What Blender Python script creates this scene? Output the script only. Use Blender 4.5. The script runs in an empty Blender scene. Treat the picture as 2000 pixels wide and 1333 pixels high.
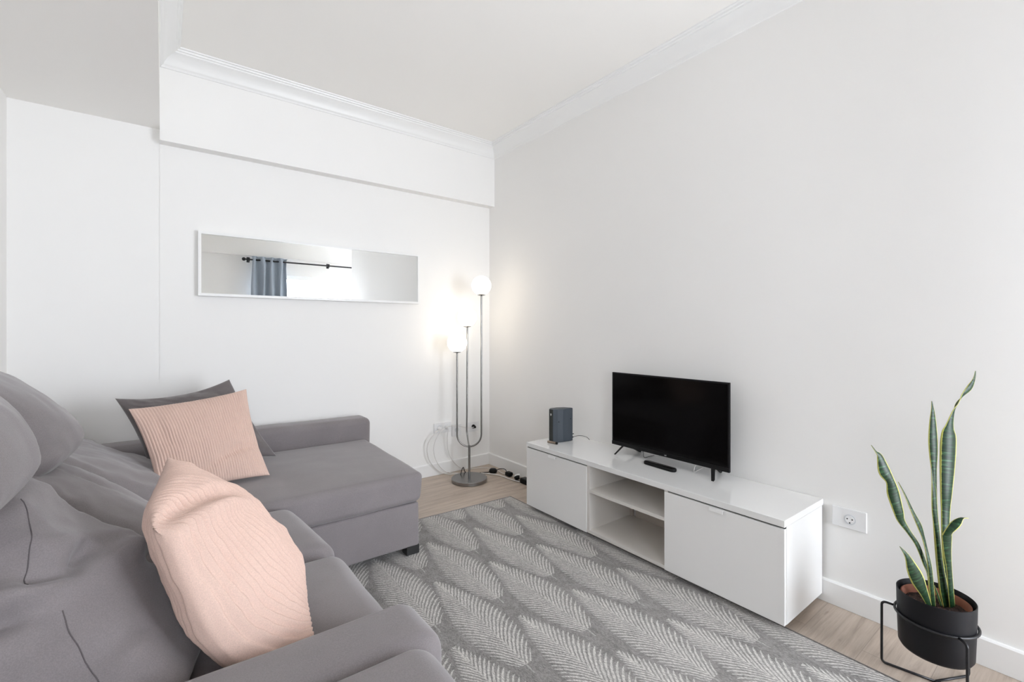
import bpy, bmesh, math, random
from mathutils import Vector, noise, Matrix
random.seed(7)
S = bpy.context.scene
COL = S.collection

# ---------------------------------------------------------------- camera
YAW = math.radians(37.35)
cd = bpy.data.cameras.new('camera')
cam = bpy.data.objects.new('camera', cd); COL.objects.link(cam)
cam.location = (0, 0, 1.2)
cam.rotation_euler = (math.radians(90), 0, -YAW)
cd.sensor_width = 36.0
cd.lens = 36.0 * 895 / 2000
cd.shift_y = -20.5 / 2000
cd.clip_start = 0.05
S.camera = cam

# ---------------------------------------------------------------- view and light
S.view_settings.view_transform = 'Standard'
S.view_settings.look = 'None'
S.view_settings.exposure = 0.0
S.view_settings.gamma = 1.0
S.view_settings.use_curve_mapping = False
w = bpy.data.worlds.new('sky'); S.world = w; w.use_nodes = True
bg = w.node_tree.nodes['Background']
bg.inputs[0].default_value = (0.90, 0.95, 1.03, 1)
bg.inputs[1].default_value = 15.9
S.cycles.max_bounces = 14
S.cycles.diffuse_bounces = 9
S.cycles.glossy_bounces = 5
S.cycles.transparent_max_bounces = 12
S.cycles.sample_clamp_indirect = 6.0

def daylight(name, loc, rot, sx, sy):
    l = bpy.data.lights.new(name, 'AREA'); l.shape = 'RECTANGLE'; l.size = sx; l.size_y = sy
    l.energy = 1.0; l.cycles.is_portal = True
    o = bpy.data.objects.new(name, l); o.location = loc; o.rotation_euler = rot; COL.objects.link(o)
    return o
WY = -1.5                       # window wall
daylight('window_daylight', (2.16, WY - 0.16, 1.08), (math.radians(90), 0, 0), 2.08, 2.06)
daylight('fill_window_daylight', (-0.06, WY - 0.16, 1.53), (math.radians(90), 0, 0), 0.78, 1.16)  # portal for the added, unseen fill window

# ---------------------------------------------------------------- helpers
def tag(o, label=None, cat=None, group=None, kind=None):
    if label: o['label'] = label
    if cat: o['category'] = cat
    if group: o['group'] = group
    if kind: o['kind'] = kind
    return o

def thing(name, label, cat, loc, group=None):
    o = bpy.data.objects.new(name, None); COL.objects.link(o)
    o.location = loc; o.empty_display_size = 0.05
    tag(o, label, cat, group)
    return o

WORLD = {}
def wloc(o):
    return WORLD.get(o.name, Vector((0, 0, 0))) if o else Vector((0, 0, 0))

def obj(name, bm, mat, parent=None, at=None, smooth=None):
    """bm is in world coordinates; at = world origin of the new object."""
    if parent is not None and parent.name not in WORLD:
        WORLD[parent.name] = Vector(parent.location)
    pl = wloc(parent) if parent else Vector((0, 0, 0))
    a = Vector(at) if at is not None else (pl if parent else Vector((0, 0, 0)))
    bmesh.ops.translate(bm, verts=bm.verts, vec=-a)
    me = bpy.data.meshes.new(name)
    bm.normal_update()
    bm.to_mesh(me); bm.free()
    if isinstance(mat, (list, tuple)):
        for m in mat: me.materials.append(m)
    else:
        me.materials.append(mat)
    if smooth is not None:
        for p in me.polygons: p.use_smooth = True
        if smooth < 180:
            try: me.set_sharp_from_angle(angle=math.radians(smooth))
            except Exception: pass
    o = bpy.data.objects.new(name, me); COL.objects.link(o)
    if parent is not None: o.parent = parent
    o.location = a - pl
    WORLD[o.name] = a
    return o

def struct(name, bm, mat, parent=None, smooth=None):
    o = obj(name, bm, mat, parent, smooth=smooth)
    if parent is None: o['kind'] = 'structure'
    return o

def box(bm, x0, x1, y0, y1, z0, z1, bev=0.0, seg=2, mi=0):
    r = bmesh.ops.create_cube(bm, size=1.0)
    vs = r['verts']
    for v in vs:
        v.co = Vector(((x0 + x1) / 2 + v.co.x * (x1 - x0), (y0 + y1) / 2 + v.co.y * (y1 - y0), (z0 + z1) / 2 + v.co.z * (z1 - z0)))
    fs = set(f for v in vs for f in v.link_faces)
    for f in fs: f.material_index = mi
    if bev > 0:
        es = list(set(e for v in vs for e in v.link_edges))
        bmesh.ops.bevel(bm, geom=es, offset=bev, segments=seg, affect='EDGES', profile=0.5)
    return bm

def nb(): return bmesh.new()
def bx(*a, **k): return box(nb(), *a, **k)

def quad_prism(bm, pts, n0, depth):
    vs = [bm.verts.new(Vector(p)) for p in pts]
    ws = [bm.verts.new(Vector(p) + Vector(n0) * depth) for p in pts]
    n = len(pts)
    bm.faces.new(vs); bm.faces.new(ws[::-1])
    for i in range(n): bm.faces.new([vs[(i + 1) % n], vs[i], ws[i], ws[(i + 1) % n]])
    bmesh.ops.recalc_face_normals(bm, faces=bm.faces)
    return bm

def spline(pts, n=8, closed=False):
    P = [Vector(p) for p in pts]; out = []
    m = len(P)
    rng = range(m) if closed else range(m - 1)
    for i in rng:
        if closed: a, b, c, d = P[(i - 1) % m], P[i], P[(i + 1) % m], P[(i + 2) % m]
        else: a, b, c, d = P[max(i - 1, 0)], P[i], P[i + 1], P[min(i + 2, m - 1)]
        for k in range(n):
            t = k / n
            out.append(0.5 * ((2 * b) + (c - a) * t + (2 * a - 5 * b + 4 * c - d) * t * t + (3 * b - a - 3 * c + d) * t ** 3))
    if not closed: out.append(P[-1])
    return out

def tube(bm, path, r, seg=10, closed=False, cap=True):
    P = [Vector(p) for p in path]; n = len(P)
    R = r if isinstance(r, (list, tuple)) else [r] * n
    rings = []; up = None
    for i in range(n):
        if closed: t = P[(i + 1) % n] - P[(i - 1) % n]
        else: t = P[min(i + 1, n - 1)] - P[max(i - 1, 0)]
        if t.length < 1e-9: t = Vector((0, 0, 1))
        t.normalize()
        if up is None:
            up = Vector((0, 0, 1)) if abs(t.z) < 0.9 else Vector((1, 0, 0))
        up = (up - t * up.dot(t))
        if up.length < 1e-6: up = t.orthogonal()
        up.normalize(); s = t.cross(up)
        rings.append([bm.verts.new(P[i] + (up * math.cos(a) + s * math.sin(a)) * R[i]) for a in [2 * math.pi * k / seg for k in range(seg)]])
    m = n if closed else n - 1
    for i in range(m):
        A, B = rings[i], rings[(i + 1) % n]
        for k in range(seg):
            bm.faces.new([A[k], A[(k + 1) % seg], B[(k + 1) % seg], B[k]])
    if cap and not closed:
        bm.faces.new(rings[0][::-1]); bm.faces.new(rings[-1])
    bmesh.ops.recalc_face_normals(bm, faces=bm.faces)
    return bm

def lathe(bm, prof, cx, cy, seg=48, cap=True):
    rings = []
    for r, z in prof:
        if r < 1e-6: rings.append([bm.verts.new((cx, cy, z))])
        else: rings.append([bm.verts.new((cx + r * math.cos(2 * math.pi * k / seg), cy + r * math.sin(2 * math.pi * k / seg), z)) for k in range(seg)])
    for A, B in zip(rings, rings[1:]):
        for k in range(seg):
            k2 = (k + 1) % seg
            if len(A) == 1 and len(B) == 1: continue
            if len(A) == 1: bm.faces.new([A[0], B[k2], B[k]])
            elif len(B) == 1: bm.faces.new([A[k], A[k2], B[0]])
            else: bm.faces.new([A[k], A[k2], B[k2], B[k]])
    bmesh.ops.recalc_face_normals(bm, faces=bm.faces)
    return bm

def fbm(p, o=4):
    s = 0; a = 1; t = 0
    for _ in range(o):
        s += a * noise.noise(p); t += a; a *= 0.5; p = p * 2.03
    return s / t

def soft_box(c, r, bulge=(0, 0, 0), cell=0.02, disp=None, arc=5):
    """rounded cushion. c = 8 corners, keys (ix,iy,iz) of 0/1 in world space."""
    C = {k: Vector(v) for k, v in c.items()}
    def avg(ax):
        s = 0
        for i in (0, 1):
            for j in (0, 1):
                a = [i, j]; a.insert(ax, 0); b = [i, j]; b.insert(ax, 1)
                s += (C[tuple(b)] - C[tuple(a)]).length
        return s / 4
    h = [avg(i) / 2 for i in range(3)]
    def coords(hh):
        rr = min(r, hh * 0.98)
        out = [-hh + rr * (1 - math.tan(math.pi / 4 * (1 - k / arc))) for k in range(arc)]
        n = max(2, int((2 * (hh - rr)) / cell))
        out += [-(hh - rr) + 2 * (hh - rr) * k / n for k in range(n + 1)]
        out += [-v for v in out[:arc][::-1]]
        return out
    G = [coords(v) for v in h]
    def mapp(P):
        q = []; inner = Vector([max(-(h[i] - min(r, h[i] * .98)), min(h[i] - min(r, h[i] * .98), P[i])) for i in range(3)])
        d = P - inner
        if d.length > 1e-9: d = d.normalized() * min(r, min(h) * .98)
        Q = inner + d
        q = [Q[i] / h[i] for i in range(3)]
        b = [0, 0, 0]
        for i in range(3):
            j, k = (i + 1) % 3, (i + 2) % 3
            b[i] = q[i] * (bulge[i] / h[i]) * max(0, 1 - q[j] ** 2) * max(0, 1 - q[k] ** 2)
        u = [(q[i] + b[i] + 1) / 2 for i in range(3)]
        o = Vector((0, 0, 0))
        for ix in (0, 1):
            for iy in (0, 1):
                for iz in (0, 1):
                    wgt = (u[0] if ix else 1 - u[0]) * (u[1] if iy else 1 - u[1]) * (u[2] if iz else 1 - u[2])
                    o += C[(ix, iy, iz)] * wgt
        return o
    bm = nb(); cache = {}
    def vert(P):
        key = tuple(round(v, 5) for v in P)
        if key not in cache: cache[key] = bm.verts.new(mapp(Vector(P)))
        return cache[key]
    for ax in range(3):
        a1, a2 = (ax + 1) % 3, (ax + 2) % 3
        for sgn in (-1, 1):
            for i in range(len(G[a1]) - 1):
                for j in range(len(G[a2]) - 1):
                    q = []
                    for (ii, jj) in ((i, j), (i + 1, j), (i + 1, j + 1), (i, j + 1)):
                        P = [0, 0, 0]; P[ax] = sgn * h[ax]; P[a1] = G[a1][ii]; P[a2] = G[a2][jj]
                        q.append(vert(P))
                    if sgn < 0: q = q[::-1]
                    if len(set(q)) >= 3:
                        try: bm.faces.new(q)
                        except ValueError: pass
    bmesh.ops.recalc_face_normals(bm, faces=bm.faces)
    if disp:
        bm.normal_update()
        off = [(v, v.normal * disp(v.co)) for v in bm.verts]
        for v, d in off: v.co += d
    return bm

def c8(x0, x1, y0, y1, z0, z1, **kw):
    c = {}
    for ix, x in enumerate((x0, x1)):
        for iy, y in enumerate((y0, y1)):
            for iz, z in enumerate((z0, z1)): c[(ix, iy, iz)] = (x, y, z)
    return c

def pillow(tl, tr, br, bl, T, pinch=0.06, nu=60, nv=60, disp=None, ex=0.5, bend=None, facing=None, rnd=0.0):
    tl, tr, br, bl = [Vector(p) for p in (tl, tr, br, bl)]
    N = ((tr - bl).cross(tl - br)).normalized()
    if facing is not None and N.dot(Vector(facing)) < 0: N = -N
    bm = nb(); uvl = bm.loops.layers.uv.new('uv')
    def base(u, v):
        uu = u * (1 - pinch * (1 - v * v)); vv = v * (1 - pinch * (1 - u * u))
        if rnd and uu < 0:
            c_ = rnd * min(1, -uu * 1.5) if vv > 0 else 0
            uu, vv = uu * math.sqrt(max(0, 1 - c_ * vv * vv)), vv * math.sqrt(max(0, 1 - c_ * uu * uu))
        a = (uu + 1) / 2; b = (vv + 1) / 2
        p = (bl * (1 - a) + br * a) * (1 - b) + (tl * (1 - a) + tr * a) * b
        if bend: p = p + bend(u, v)
        return p
    def th(u, v):
        k = max(0.0, (1 - u * u) * (1 - v * v))
        return T / 2 * (k ** ex)
    grids = {}; UV = {}
    for side in (1, -1):
        g = []
        for i in range(nu + 1):
            row = []
            for j in range(nv + 1):
                u = -1 + 2 * i / nu; v = -1 + 2 * j / nv
                u = math.sin(u * math.pi / 2) * .35 + u * .65; v = math.sin(v * math.pi / 2) * .35 + v * .65
                edge = i in (0, nu) or j in (0, nv)
                if side == -1 and edge: vv = grids[1][i][j]
                else:
                    t = th(u, v) if not edge else 0
                    d = disp(u, v, side) if disp else 0
                    vv = bm.verts.new(base(u, v) + N * side * (t + d * (0.25 + 0.75 * min(1, t / (T * .18)))))
                    UV[vv] = (u, v)
                row.append(vv)
            g.append(row)
        grids[side] = g
        for i in range(nu):
            for j in range(nv):
                q = [g[i][j], g[i + 1][j], g[i + 1][j + 1], g[i][j + 1]]
                if side == -1: q = q[::-1]
                f = bm.faces.new(q)
                for lp in f.loops: lp[uvl].uv = UV[lp.vert]
    bmesh.ops.recalc_face_normals(bm, faces=bm.faces)
    return bm

# ---------------------------------------------------------------- materials
def mat(name, col=(0.8, 0.8, 0.8), rough=0.5, metal=0.0, spec=0.5, **kw):
    m = bpy.data.materials.new(name); m.use_nodes = True
    b = m.node_tree.nodes['Principled BSDF']
    b.inputs['Base Color'].default_value = (*col, 1)
    b.inputs['Roughness'].default_value = rough
    b.inputs['Metallic'].default_value = metal
    b.inputs['Specular IOR Level'].default_value = spec
    for k, v in kw.items(): b.inputs[k.replace('_', ' ')].default_value = v
    return m

class NT:
    def __init__(s, m): s.t = m.node_tree; s.b = s.t.nodes['Principled BSDF']
    def n(s, typ, **kw):
        x = s.t.nodes.new(typ)
        for k, v in kw.items(): setattr(x, k, v)
        return x
    def l(s, a, b): s.t.links.new(a, b)
    def val(s, sock, v):
        if hasattr(v, 'is_output') or isinstance(v, bpy.types.NodeSocket): s.l(v, sock)
        else: sock.default_value = v
    def m(s, op, a, b=0.0, c=0.0):
        x = s.n('ShaderNodeMath', operation=op)
        s.val(x.inputs[0], a); s.val(x.inputs[1], b)
        if op in ('MULTIPLY_ADD', 'WRAP', 'SMOOTH_MIN', 'COMPARE'): s.val(x.inputs[2], c)
        return x.outputs[0]
    def obj(s, scale=(1, 1, 1), rot=(0, 0, 0)):
        tc = s.n('ShaderNodeTexCoord'); mp = s.n('ShaderNodeMapping')
        s.l(tc.outputs['Object'], mp.inputs[0])
        mp.inputs['Scale'].default_value = scale; mp.inputs['Rotation'].default_value = rot
        return mp.outputs[0]
    def noise(s, vec, scale, detail=4, rough=0.5, dist=0.0):
        x = s.n('ShaderNodeTexNoise'); s.l(vec, x.inputs['Vector'])
        x.inputs['Scale'].default_value = scale; x.inputs['Detail'].default_value = detail
        x.inputs['Roughness'].default_value = rough; x.inputs['Distortion'].default_value = dist
        return x.outputs['Fac']
    def ramp(s, fac, stops):
        x = s.n('ShaderNodeValToRGB'); s.l(fac, x.inputs[0])
        e = x.color_ramp.elements
        while len(e) < len(stops): e.new(0.5)
        for i, (p, c) in enumerate(stops): e[i].position = p; e[i].color = (*c, 1)
        return x.outputs[0]
    def mix(s, fac, a, b, blend='MIX'):
        x = s.n('ShaderNodeMix', data_type='RGBA', blend_type=blend)
        s.val(x.inputs[0], fac)
        for i, v in ((6, a), (7, b)):
            if isinstance(v, tuple): x.inputs[i].default_value = (*v, 1)
            else: s.l(v, x.inputs[i])
        return x.outputs[2]
    def bump(s, h, strength, dist=0.01):
        x = s.n('ShaderNodeBump'); s.l(h, x.inputs['Height'])
        x.inputs['Strength'].default_value = strength; x.inputs['Distance'].default_value = dist
        s.l(x.outputs[0], s.b.inputs['Normal'])
    def color(s, c): s.l(c, s.b.inputs['Base Color'])

def wall_mat(name, col):
    m = mat(name, col, 0.75, spec=0.3); n = NT(m)
    v = n.obj()
    n.color(n.mix(n.noise(v, 1.3, 3), tuple(c * 0.985 for c in col), col))
    n.bump(n.noise(v, 160, 3), 0.05, 0.002)
    return m
M_WALL = wall_mat('white_wall_paint', (0.87, 0.862, 0.845))
M_CEIL = wall_mat('ceiling_paint', (0.915, 0.90, 0.87))
M_TRIM = mat('white_trim_lacquer', (0.86, 0.86, 0.85), 0.35)
def simple_noise(m, col, k=0.93, sc=30):
    n = NT(m); n.color(n.mix(n.noise(n.obj(), sc, 3), tuple(c * k for c in col), col)); return m
simple_noise(M_TRIM, (0.86, 0.86, 0.85), .98, 4)

# floor
M_FLOOR = mat('oak_laminate', (0.5, 0.42, 0.35), 0.42, spec=0.4)
n = NT(M_FLOOR)
br = n.n('ShaderNodeTexBrick'); v = n.obj()
n.l(v, br.inputs['Vector'])
br.inputs['Scale'].default_value = 1.0; br.inputs['Brick Width'].default_value = 1.28; br.inputs['Row Height'].default_value = 0.19
br.inputs['Mortar Size'].default_value = 0.0012; br.inputs['Mortar Smooth'].default_value = 0.1; br.inputs['Bias'].default_value = 0.0
br.offset = 0.37
br.inputs['Color1'].default_value = (0.0, 0, 0, 1); br.inputs['Color2'].default_value = (1, 1, 1, 1); br.inputs['Mortar'].default_value = (0.5, .5, .5, 1)
g1 = n.noise(n.obj((1.2, 14, 1)), 2.2, 6, 0.62, 0.6)
g2 = n.noise(n.obj((4, 90, 1)), 2.0, 3, 0.6)
c1 = n.ramp(g1, [(0.30, (0.36, 0.285, 0.23)), (0.5, (0.50, 0.41, 0.335)), (0.72, (0.60, 0.505, 0.42))])
c2 = n.mix(0.16, c1, n.ramp(g2, [(0.3, (0.29, 0.24, 0.19)), (0.7, (0.66, 0.59, 0.52))]))
c3 = n.mix(0.14, c2, br.outputs['Color'], 'MULTIPLY')
c4 = n.mix(n.m('MULTIPLY', br.outputs['Fac'], 0.45), c3, (0.18, 0.15, 0.125))
kn = n.noise(n.obj((3, 9, 1)), 2.3, 2); kk = n.ramp(kn, [(0.70, (1, 1, 1)), (0.80, (0.6, 0.56, 0.53))])
n.color(n.mix(1.0, c4, kk, 'MULTIPLY'))
n.bump(g1, 0.06, 0.003)

def fabric(name, col, dark=0.82, bumpy=0.25, sheen=0.35, fine=420):
    m = mat(name, col, 0.95, spec=0.15, Sheen_Weight=sheen, Sheen_Roughness=0.45)
    n = NT(m); v = n.obj()
    a = n.noise(v, 5.0, 4, 0.6); b = n.noise(v, fine, 2, 0.6)
    d = tuple(c * dark for c in col)
    c = n.mix(n.ramp(a, [(0.35, (0, 0, 0)), (0.68, (1, 1, 1))]), d, col)
    c = n.mix(0.35, c, n.ramp(b, [(0.3, tuple(k * 0.7 for k in col)), (0.7, tuple(min(1, k * 1.25) for k in col))]))
    n.color(c); n.bump(b, bumpy, 0.0015)
    return m
GREY = (0.238, 0.215, 0.220)
M_SOFA = fabric('grey_velour', GREY, 0.86, sheen=0.33)
M_SEAM = mat('grey_seam_thread', (0.13, 0.115, 0.12), 0.9); simple_noise(M_SEAM, (0.13, 0.115, 0.12), .8, 200)
M_DARKGREY = fabric('slate_grey_cushion_cloth', (0.165, 0.148, 0.147), 0.85)
M_PEACH = fabric('peach_corduroy', (0.69, 0.505, 0.43), 0.95, 0.06, 0.10, 500)
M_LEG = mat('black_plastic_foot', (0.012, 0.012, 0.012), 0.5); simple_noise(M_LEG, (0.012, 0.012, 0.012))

# rug
RUG = (1.19, 1.47)            # rug centre
M_RUG = mat('fern_pattern_weave', (0.3, 0.3, 0.3), 0.97, spec=0.1, Sheen_Weight=0.2)
n = NT(M_RUG)
tc = n.n('ShaderNodeTexCoord'); sp = n.n('ShaderNodeSeparateXYZ')
wob = n.n('ShaderNodeTexNoise'); n.l(tc.outputs['Object'], wob.inputs['Vector']); wob.inputs['Scale'].default_value = 45; wob.inputs['Detail'].default_value = 2
vm = n.n('ShaderNodeVectorMath', operation='MULTIPLY_ADD'); n.l(wob.outputs['Color'], vm.inputs[0]); vm.inputs[1].default_value = (0.008, 0.008, 0.008); n.l(tc.outputs['Object'], vm.inputs[2])
n.l(vm.outputs[0], sp.inputs[0])
X = n.m('SUBTRACT', sp.outputs[0], 0.004); Y = n.m('SUBTRACT', sp.outputs[1], 0.004)
PX, PY, LEN = 0.314, 0.831, 0.675
def ferns(cx, tip):
    xr = n.m('SUBTRACT', X, cx - RUG[0])
    u0 = n.m('WRAP', xr, PX / 2, -PX / 2)
    v = n.m('WRAP', n.m('SUBTRACT', tip - RUG[1], Y), PY, 0.0)
    # the rib bends gently
    bend = n.m('MULTIPLY', n.m('SINE', n.m('MULTIPLY', v, 4.2)), 0.012)
    u = n.m('SUBTRACT', u0, bend)
    a = n.m('ABSOLUTE', u)
    # leaflets leave the rib steeply and flatten outwards
    root = n.m('ADD', v, n.m('MULTIPLY', a, n.m('SUBTRACT', 1.9, n.m('MULTIPLY', a, 6.5))))
    vt = n.m('MINIMUM', n.m('MAXIMUM', n.m('DIVIDE', v, LEN), 0.0), 1.0)
    # outline: slender tip, widest past the middle, blunt base
    E = n.m('MULTIPLY', 0.094, n.m('POWER', n.m('MAXIMUM', n.m('SINE', n.m('MULTIPLY', n.m('POWER', vt, 1.25), 3.0)), 0.0), 0.75))
    right = n.m('GREATER_THAN', u, 0.0)
    spc = n.m('ADD', 0.0215, n.m('MULTIPLY', right, 0.0055))
    fr = n.m('FRACT', n.m('DIVIDE', root, spc))
    st = n.m('MULTIPLY', n.m('ABSOLUTE', n.m('SUBTRACT', fr, 0.5)), 2.0)   # 0 mid leaflet .. 1 gap
    E2 = n.m('ADD', n.m('ADD', E, 0.006), n.m('MULTIPLY', n.m('SUBTRACT', 0.5, st), 0.018))
    rel = n.m('DIVIDE', a, n.m('MAXIMUM', E2, 0.001))
    duty = n.m('MULTIPLY', n.m('ADD', 0.50, n.m('MULTIPLY', right, 0.08)), n.m('SQRT', n.m('MAXIMUM', n.m('SUBTRACT', 1.0, n.m('POWER', rel, 3.0)), 0.0)))
    inside = n.m('MULTIPLY', n.m('LESS_THAN', rel, 1.0), n.m('LESS_THAN', v, LEN))
    leaf = n.m('MULTIPLY', n.m('LESS_THAN', st, duty), inside)
    tipl = n.m('MULTIPLY', n.m('LESS_THAN', a, n.m('MULTIPLY', v, 0.085)), n.m('LESS_THAN', v, 0.10))
    rib = n.m('MULTIPLY', n.m('LESS_THAN', a, 0.0028), n.m('LESS_THAN', v, LEN + 0.05))
    body = n.m('MULTIPLY', inside, 0.13)
    return n.m('MAXIMUM', n.m('MAXIMUM', leaf, tipl), n.m('MAXIMUM', n.m('MULTIPLY', rib, 0.5), body))
pat = n.m('MAXIMUM', ferns(1.342, 1.945), ferns(1.499, 2.335))
objv = tc.outputs['Object']
def mapv(sc, rot=0):
    mp = n.n('ShaderNodeMapping'); n.l(objv, mp.inputs[0]); mp.inputs['Scale'].default_value = sc; mp.inputs['Rotation'].default_value = (0, 0, rot); return mp.outputs[0]
f1 = n.noise(mapv((1, 0.4, 1), 0.6), 230, 3, 0.75)
f2 = n.noise(mapv((1, 0.45, 1), 0.9), 55, 4, 0.7)
f3 = n.noise(mapv((1, 1, 1)), 5, 3, 0.6)
dk = n.ramp(f1, [(0.36, (0.05, 0.047, 0.045)), (0.64, (0.42, 0.40, 0.38))])
dk = n.mix(0.5, dk, n.ramp(f2, [(0.32, (0.10, 0.094, 0.09)), (0.68, (0.36, 0.345, 0.33))]))
dk = n.mix(0.25, dk, n.ramp(f3, [(0.35, (0.12, 0.11, 0.105)), (0.65, (0.32, 0.30, 0.29))]))
lt = n.ramp(f1, [(0.34, (0.30, 0.285, 0.27)), (0.60, (0.68, 0.655, 0.62))])
patn = n.m('MULTIPLY', pat, n.m('MINIMUM', n.m('ADD', 0.30, n.m('MULTIPLY', f2, 1.25)), 1.0))
n.color(n.mix(patn, dk, lt))
hh = n.m('ADD', n.m('MULTIPLY', pat, 0.5), f1)
n.bump(hh, 0.5, 0.003)
M_RUGEDGE = mat('rug_bound_edge', (0.10, 0.095, 0.10), 0.95); simple_noise(M_RUGEDGE, (0.34, 0.32, 0.31), .25, 300)

M_GLOSS = mat('white_high_gloss', (0.84, 0.84, 0.83), 0.07, spec=0.5, Coat_Weight=0.5, Coat_Roughness=0.03); simple_noise(M_GLOSS, (0.84, 0.84, 0.83), .985, 3)
M_DOOR = mat('white_gloss_front', (0.87, 0.865, 0.85), 0.09, spec=0.5, Coat_Weight=0.4, Coat_Roughness=0.03); simple_noise(M_DOOR, (0.87, 0.865, 0.85), .985, 3)
M_SATIN = mat('white_foil', (0.80, 0.79, 0.77), 0.3); simple_noise(M_SATIN, (0.72, 0.69, 0.65), .98, 5)
M_BACK = mat('white_back_board', (0.74, 0.72, 0.69), 0.4); simple_noise(M_BACK, (0.60, 0.55, 0.50), .97, 5)
M_HANDLE = mat('pale_metal_tab', (0.75, 0.75, 0.74), 0.25, metal=0.6); simple_noise(M_HANDLE, (0.78, 0.78, 0.77), .97)
M_STEEL = mat('brushed_nickel', (0.42, 0.41, 0.40), 0.27, metal=1.0)
n = NT(M_STEEL); n.color(n.mix(n.noise(n.obj((40, 40, 1)), 6, 2), (0.25, 0.245, 0.24), (0.34, 0.335, 0.33)))
M_GLOBE = mat('lit_opal_glass', (0.95, 0.93, 0.9), 0.3, Emission_Strength=3.7, Emission_Color=(1.0, 0.88, 0.72, 1))
n = NT(M_GLOBE); n.color(n.mix(n.noise(n.obj(), 3, 1), (0.95, 0.93, 0.9), (0.93, 0.91, 0.88)))
M_BLACKMET = mat('black_powder_coat', (0.010, 0.010, 0.012), 0.42); simple_noise(M_BLACKMET, (0.006, 0.006, 0.008), .8, 300)
M_POT = mat('black_satin_planter', (0.014, 0.014, 0.017), 0.5, spec=0.22); simple_noise(M_POT, (0.009, 0.009, 0.011), .85, 200)
M_TERRA = mat('terracotta', (0.30, 0.11, 0.07), 0.85); simple_noise(M_TERRA, (0.33, 0.125, 0.08), .65, 25)
M_SOIL = mat('dark_potting_soil', (0.03, 0.016, 0.012), 1.0)
n = NT(M_SOIL); f = n.noise(n.obj(), 140, 3, .7); n.color(n.ramp(f, [(0.35, (0.008, 0.005, 0.004)), (0.62, (0.06, 0.03, 0.022)), (0.72, (0.25, 0.16, 0.13))])); n.bump(f, 1.0, 0.006)
M_TVFRAME = mat('black_tv_plastic', (0.014, 0.014, 0.015), 0.4, spec=0.2); simple_noise(M_TVFRAME, (0.007, 0.0065, 0.007), .85, 100)
M_SCREEN = mat('black_glossy_screen', (0.0025, 0.002, 0.002), 0.12, spec=0.12); simple_noise(M_SCREEN, (0.003, 0.0025, 0.0025), .8, 2)
M_BLACKPL = mat('black_plastic', (0.012, 0.012, 0.012), 0.45, spec=0.2); simple_noise(M_BLACKPL, (0.006, 0.006, 0.006), .8, 100)
M_LOGO = mat('pale_logo_print', (0.6, 0.6, 0.6), 0.4); simple_noise(M_LOGO, (0.62, 0.62, 0.62))
M_ROUTER = mat('slate_blue_plastic', (0.042, 0.054, 0.068), 0.5); simple_noise(M_ROUTER, (0.045, 0.057, 0.072), .9, 60)
M_ROUTERSIDE = mat('charcoal_plastic', (0.03, 0.033, 0.03), 0.5); simple_noise(M_ROUTERSIDE, (0.034, 0.037, 0.034), .85, 60)
M_WHITEPL = mat('white_plastic', (0.80, 0.80, 0.80), 0.3); simple_noise(M_WHITEPL, (0.80, 0.80, 0.80), .98, 20)
M_TAB = mat('white_tab_lacquer', (0.93, 0.93, 0.92), 0.3); simple_noise(M_TAB, (0.93, 0.93, 0.92), .98, 20)
M_SOCKET = mat('grey_white_socket_insert', (0.62, 0.64, 0.66), 0.35); simple_noise(M_SOCKET, (0.62, 0.64, 0.66), .98, 20)
M_CORDW = mat('white_cord', (0.72, 0.70, 0.68), 0.45); simple_noise(M_CORDW, (0.72, 0.70, 0.68), .95, 50)
M_BRONZE = mat('bronze_metal', (0.30, 0.24, 0.19), 0.3, metal=0.9); simple_noise(M_BRONZE, (0.32, 0.26, 0.21), .8, 50)
M_CURTAIN = mat('blue_grey_voile', (0.36, 0.41, 0.47), 0.9, spec=0.1); simple_noise(M_CURTAIN, (0.37, 0.42, 0.48), .92, 400)
M_IRON = mat('dark_iron', (0.03, 0.03, 0.032), 0.4, metal=0.5); simple_noise(M_IRON, (0.03, 0.03, 0.032), .8)
M_MIRROR = mat('mirror_silver', (0.93, 0.94, 0.93), 0.0, metal=1.0)
n = NT(M_MIRROR); n.color(n.mix(n.noise(n.obj(), 2, 1), (0.92, 0.935, 0.93), (0.93, 0.94, 0.935)))
M_GLASS = bpy.data.materials.new('clear_window_glass'); M_GLASS.use_nodes = True
t = M_GLASS.node_tree; t.nodes.clear()
o_ = t.nodes.new('ShaderNodeOutputMaterial'); mx = t.nodes.new('ShaderNodeMixShader'); tr = t.nodes.new('ShaderNodeBsdfTransparent'); gl = t.nodes.new('ShaderNodeBsdfGlossy'); fr = t.nodes.new('ShaderNodeFresnel')
gl.inputs['Roughness'].default_value = 0.0; fr.inputs['IOR'].default_value = 1.35
t.links.new(fr.outputs[0], mx.inputs[0]); t.links.new(tr.outputs[0], mx.inputs[1]); t.links.new(gl.outputs[0], mx.inputs[2]); t.links.new(mx.outputs[0], o_.inputs[0])

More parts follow.
